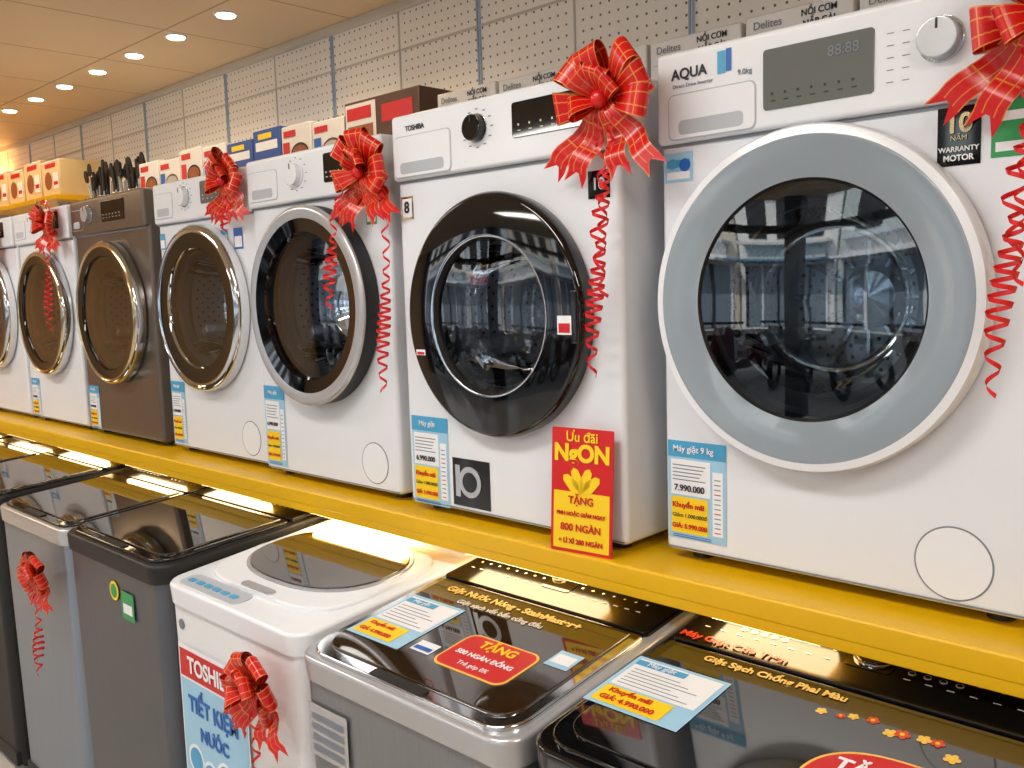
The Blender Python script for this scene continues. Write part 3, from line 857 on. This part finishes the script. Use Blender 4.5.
def utensils(x, y, z, mt, seed):
    rnd = random.Random(seed); e = empty('utensil_holder', (x, y, z))
    m = MB(); m.prism(circ(0, 0, .058, 32), 0, .20, mt, bev=.003); m.prism(circ(0, 0, .062, 32), .19, .205, CHROME, bev=.002); m.obj('pot', e)
    m = MB()
    for k in range(13):
        a = rnd.uniform(0, 6.28); r = rnd.uniform(.01, .036)
        M = Matrix.Translation((r*math.cos(a), r*math.sin(a), .05)) @ Matrix.Rotation(rnd.uniform(-.12, .12), 4, 'X') @ Matrix.Rotation(rnd.uniform(-.2, .2), 4, 'Y')
        h = rnd.uniform(.27, .36)
        m.box(-.004, -.003, 0, .004, .003, h*.7, STEELP, .001, 1, M)
        if k % 2: m.box(-.011, -.006, h*.55, .011, .006, h, MBLACK, .005, 2, M)
        else:
            Mh = M @ Matrix.Translation((0, 0, h*.85)) @ FRONT
            m.prism(circ(0, 0, .024, 18, .034), -.003, .003, MBLACK, Mh, bev=.001)
    m.obj('utensils', e)
REDM = mat('red_enamel', srgb(150, 30, 40), .25)
for i, ux in enumerate([-4.60, -4.78, -4.96, -5.13]):
    utensils(ux, 2.12, 1.885, [SILVER, SILVER, REDM, MBLACK][i], 20+i)

# ------------------------------------------------------------------ shop front and street (behind the viewer, seen in reflections)
DARKF = mat('dark_frame', srgb(36, 38, 42), .4)
for i, cx in enumerate((-9.3, -6.4, -3.4, -.5, 2.2)):
    slab('column' if i == 0 else 'column.%03d' % i, (cx-.12, YF-.1, 0), (cx+.12, YF+.1, ZC), DARKF, .01)
slab('trim_%d' % (n+1), (XL, YF-.06, 2.25), (XR, YF+.06, 2.33), DARKF)
PAVE = grid_mat('pavement', srgb(110, 108, 104), srgb(84, 82, 80), (0, 1), .4, .01, .8)
ASPH = mat('asphalt', srgb(76, 76, 78), .9, noise=.2)
slab('sidewalk', (-22, -7.5, -.2), (14, YF-.12, -.02), PAVE)
slab('street', (-30, -16, -.3), (20, -7.5, -.12), ASPH)
FAC = [mat('facade_%d' % i, srgb(*c), .8, noise=.1, nscale=1) for i, c in enumerate(((222, 220, 214), (206, 214, 222), (216, 206, 190), (240, 240, 236), (200, 210, 206)))]
WINM = mat('facade_window', srgb(120, 134, 146), .3)
AWN = mat('awning_blue', srgb(90, 130, 160), .6)
for i in range(9):
    x0 = -26+i*4.6; h = 6+1.4*((i*7) % 4)
    e = empty('street_building', (x0, -16, -.12)); m = MB()
    m.box(0, -6, 0, 4.5, 0, h, FAC[i % 5])
    m.box(.3, -.02, .1, 4.2, .03, 2.6, WINM)
    for q in range(6): m.box(.3+.78*q-.05, 0, .1, .3+.78*q+.05, .06, 2.6, PAPER if q % 2 else MBLACK)
    for fl_ in range(int((h-3.4)/1.9)):
        for q in range(3):
            m.box(.5+1.3*q, -.02, 3.6+1.9*fl_, 1.3+1.3*q, .04, 4.8+1.9*fl_, MBLACK)
        m.box(.2, 0, 3.35+1.9*fl_, 4.3, .5, 3.45+1.9*fl_, FAC[(i+2) % 5])
    m.box(.1, 0, 2.7, 4.4, 1.2, 2.78, AWN if i % 2 else PAPER)
    m.obj('facade', e, smooth=False)
    m = MB(); m.box(.4, .05, 2.85, 4.1, .12, 3.35, RED if i % 4 == 1 else FAC[(i+1) % 5]); m.obj('shop_sign', e, smooth=False)

def scooter(x, y, ang, col):
    e = empty('motor_scooter', (x, y, -.02), rot=(0, 0, ang)); m = MB()
    RX = Matrix(((0, 0, 1, 0), (1, 0, 0, 0), (0, 1, 0, 0), (0, 0, 0, 1)))
    for yy in (-.6, .6):
        bm = bmesh.new()
        N, K = 24, 8; V = []
        for i in range(N):
            t = 2*math.pi*i/N
            V.append([bm.verts.new(((.045*math.sin(2*math.pi*j/K)), yy+(.22+.045*math.cos(2*math.pi*j/K))*math.cos(t), .265+(.22+.045*math.cos(2*math.pi*j/K))*math.sin(t))) for j in range(K)])
        for i in range(N):
            for j in range(K): bm.faces.new((V[i][j], V[(i+1) % N][j], V[(i+1) % N][(j+1) % K], V[i][(j+1) % K]))
        m.addbm(bm, MBLACK)
        m.cyl(.12, -.02, .02, CHROME, yy, .265, 20, RX)
    m.prism([(-.75, .45), (-.5, .62), (-.1, .66), (.05, .4), (.35, .38), (.45, .9), (.55, .95), (.6, .6), (.55, .45), (.4, .28), (.0, .22), (-.4, .3)], -.13, .13, col, RX, bev=.03)
    m.prism([(-.72, .64), (-.1, .66), (-.1, .76), (-.4, .8), (-.72, .78)], -.12, .12, MBLACK, RX, bev=.02)
    m.box(-.32, .42, .98, .32, .46, 1.02, MBLACK, .01); m.box(-.08, .46, .82, .08, .6, .96, SILVER, .02)
    m.box(-.03, .46, .3, .03, .54, .95, MBLACK)
    m.obj('body', e)
cols = [mat('scooter_paint_%d' % i, srgb(*c), .2, coat=.6) for i, c in enumerate(((60, 22, 24), (30, 36, 50), (40, 40, 44), (120, 122, 126)))]
for i in range(16): scooter(-11+i*.72, -5.8+.1*(i % 3), .15*((i % 3)-1), cols[i % 4])

# ------------------------------------------------------------------ daylight
W = bpy.data.worlds.new('World'); scene.world = W; W.use_nodes = True
bg = W.node_tree.nodes['Background']; bg.inputs[0].default_value = (.80, .89, 1.0, 1); bg.inputs[1].default_value = 3.3
s = bpy.data.lights.new('sun', 'SUN'); s.energy = 8.0; s.angle = .02; s.color = (1, .96, .9)
so = bpy.data.objects.new('sun', s); COL.objects.link(so)
so.rotation_euler = Vector((.35, -.7, -.75)).to_track_quat('-Z', 'Y').to_euler()

# ------------------------------------------------------------------ camera
cd = bpy.data.cameras.new('camera'); cam = bpy.data.objects.new('camera', cd); COL.objects.link(cam)
fw = Vector((-.6883, .7175, -.1069)).normalized()
rt = Vector((.7236, .6896, -.0304)); rt = (rt-fw*rt.dot(fw)).normalized(); up = rt.cross(fw)
M = Matrix.Identity(4)
for i in range(3): M[i][0] = rt[i]; M[i][1] = up[i]; M[i][2] = -fw[i]
M[2][3] = 1.55
cam.matrix_world = M
cd.sensor_width = 36; cd.lens = 915/1024*36; cd.clip_start = .02; cd.clip_end = 200
scene.camera = cam
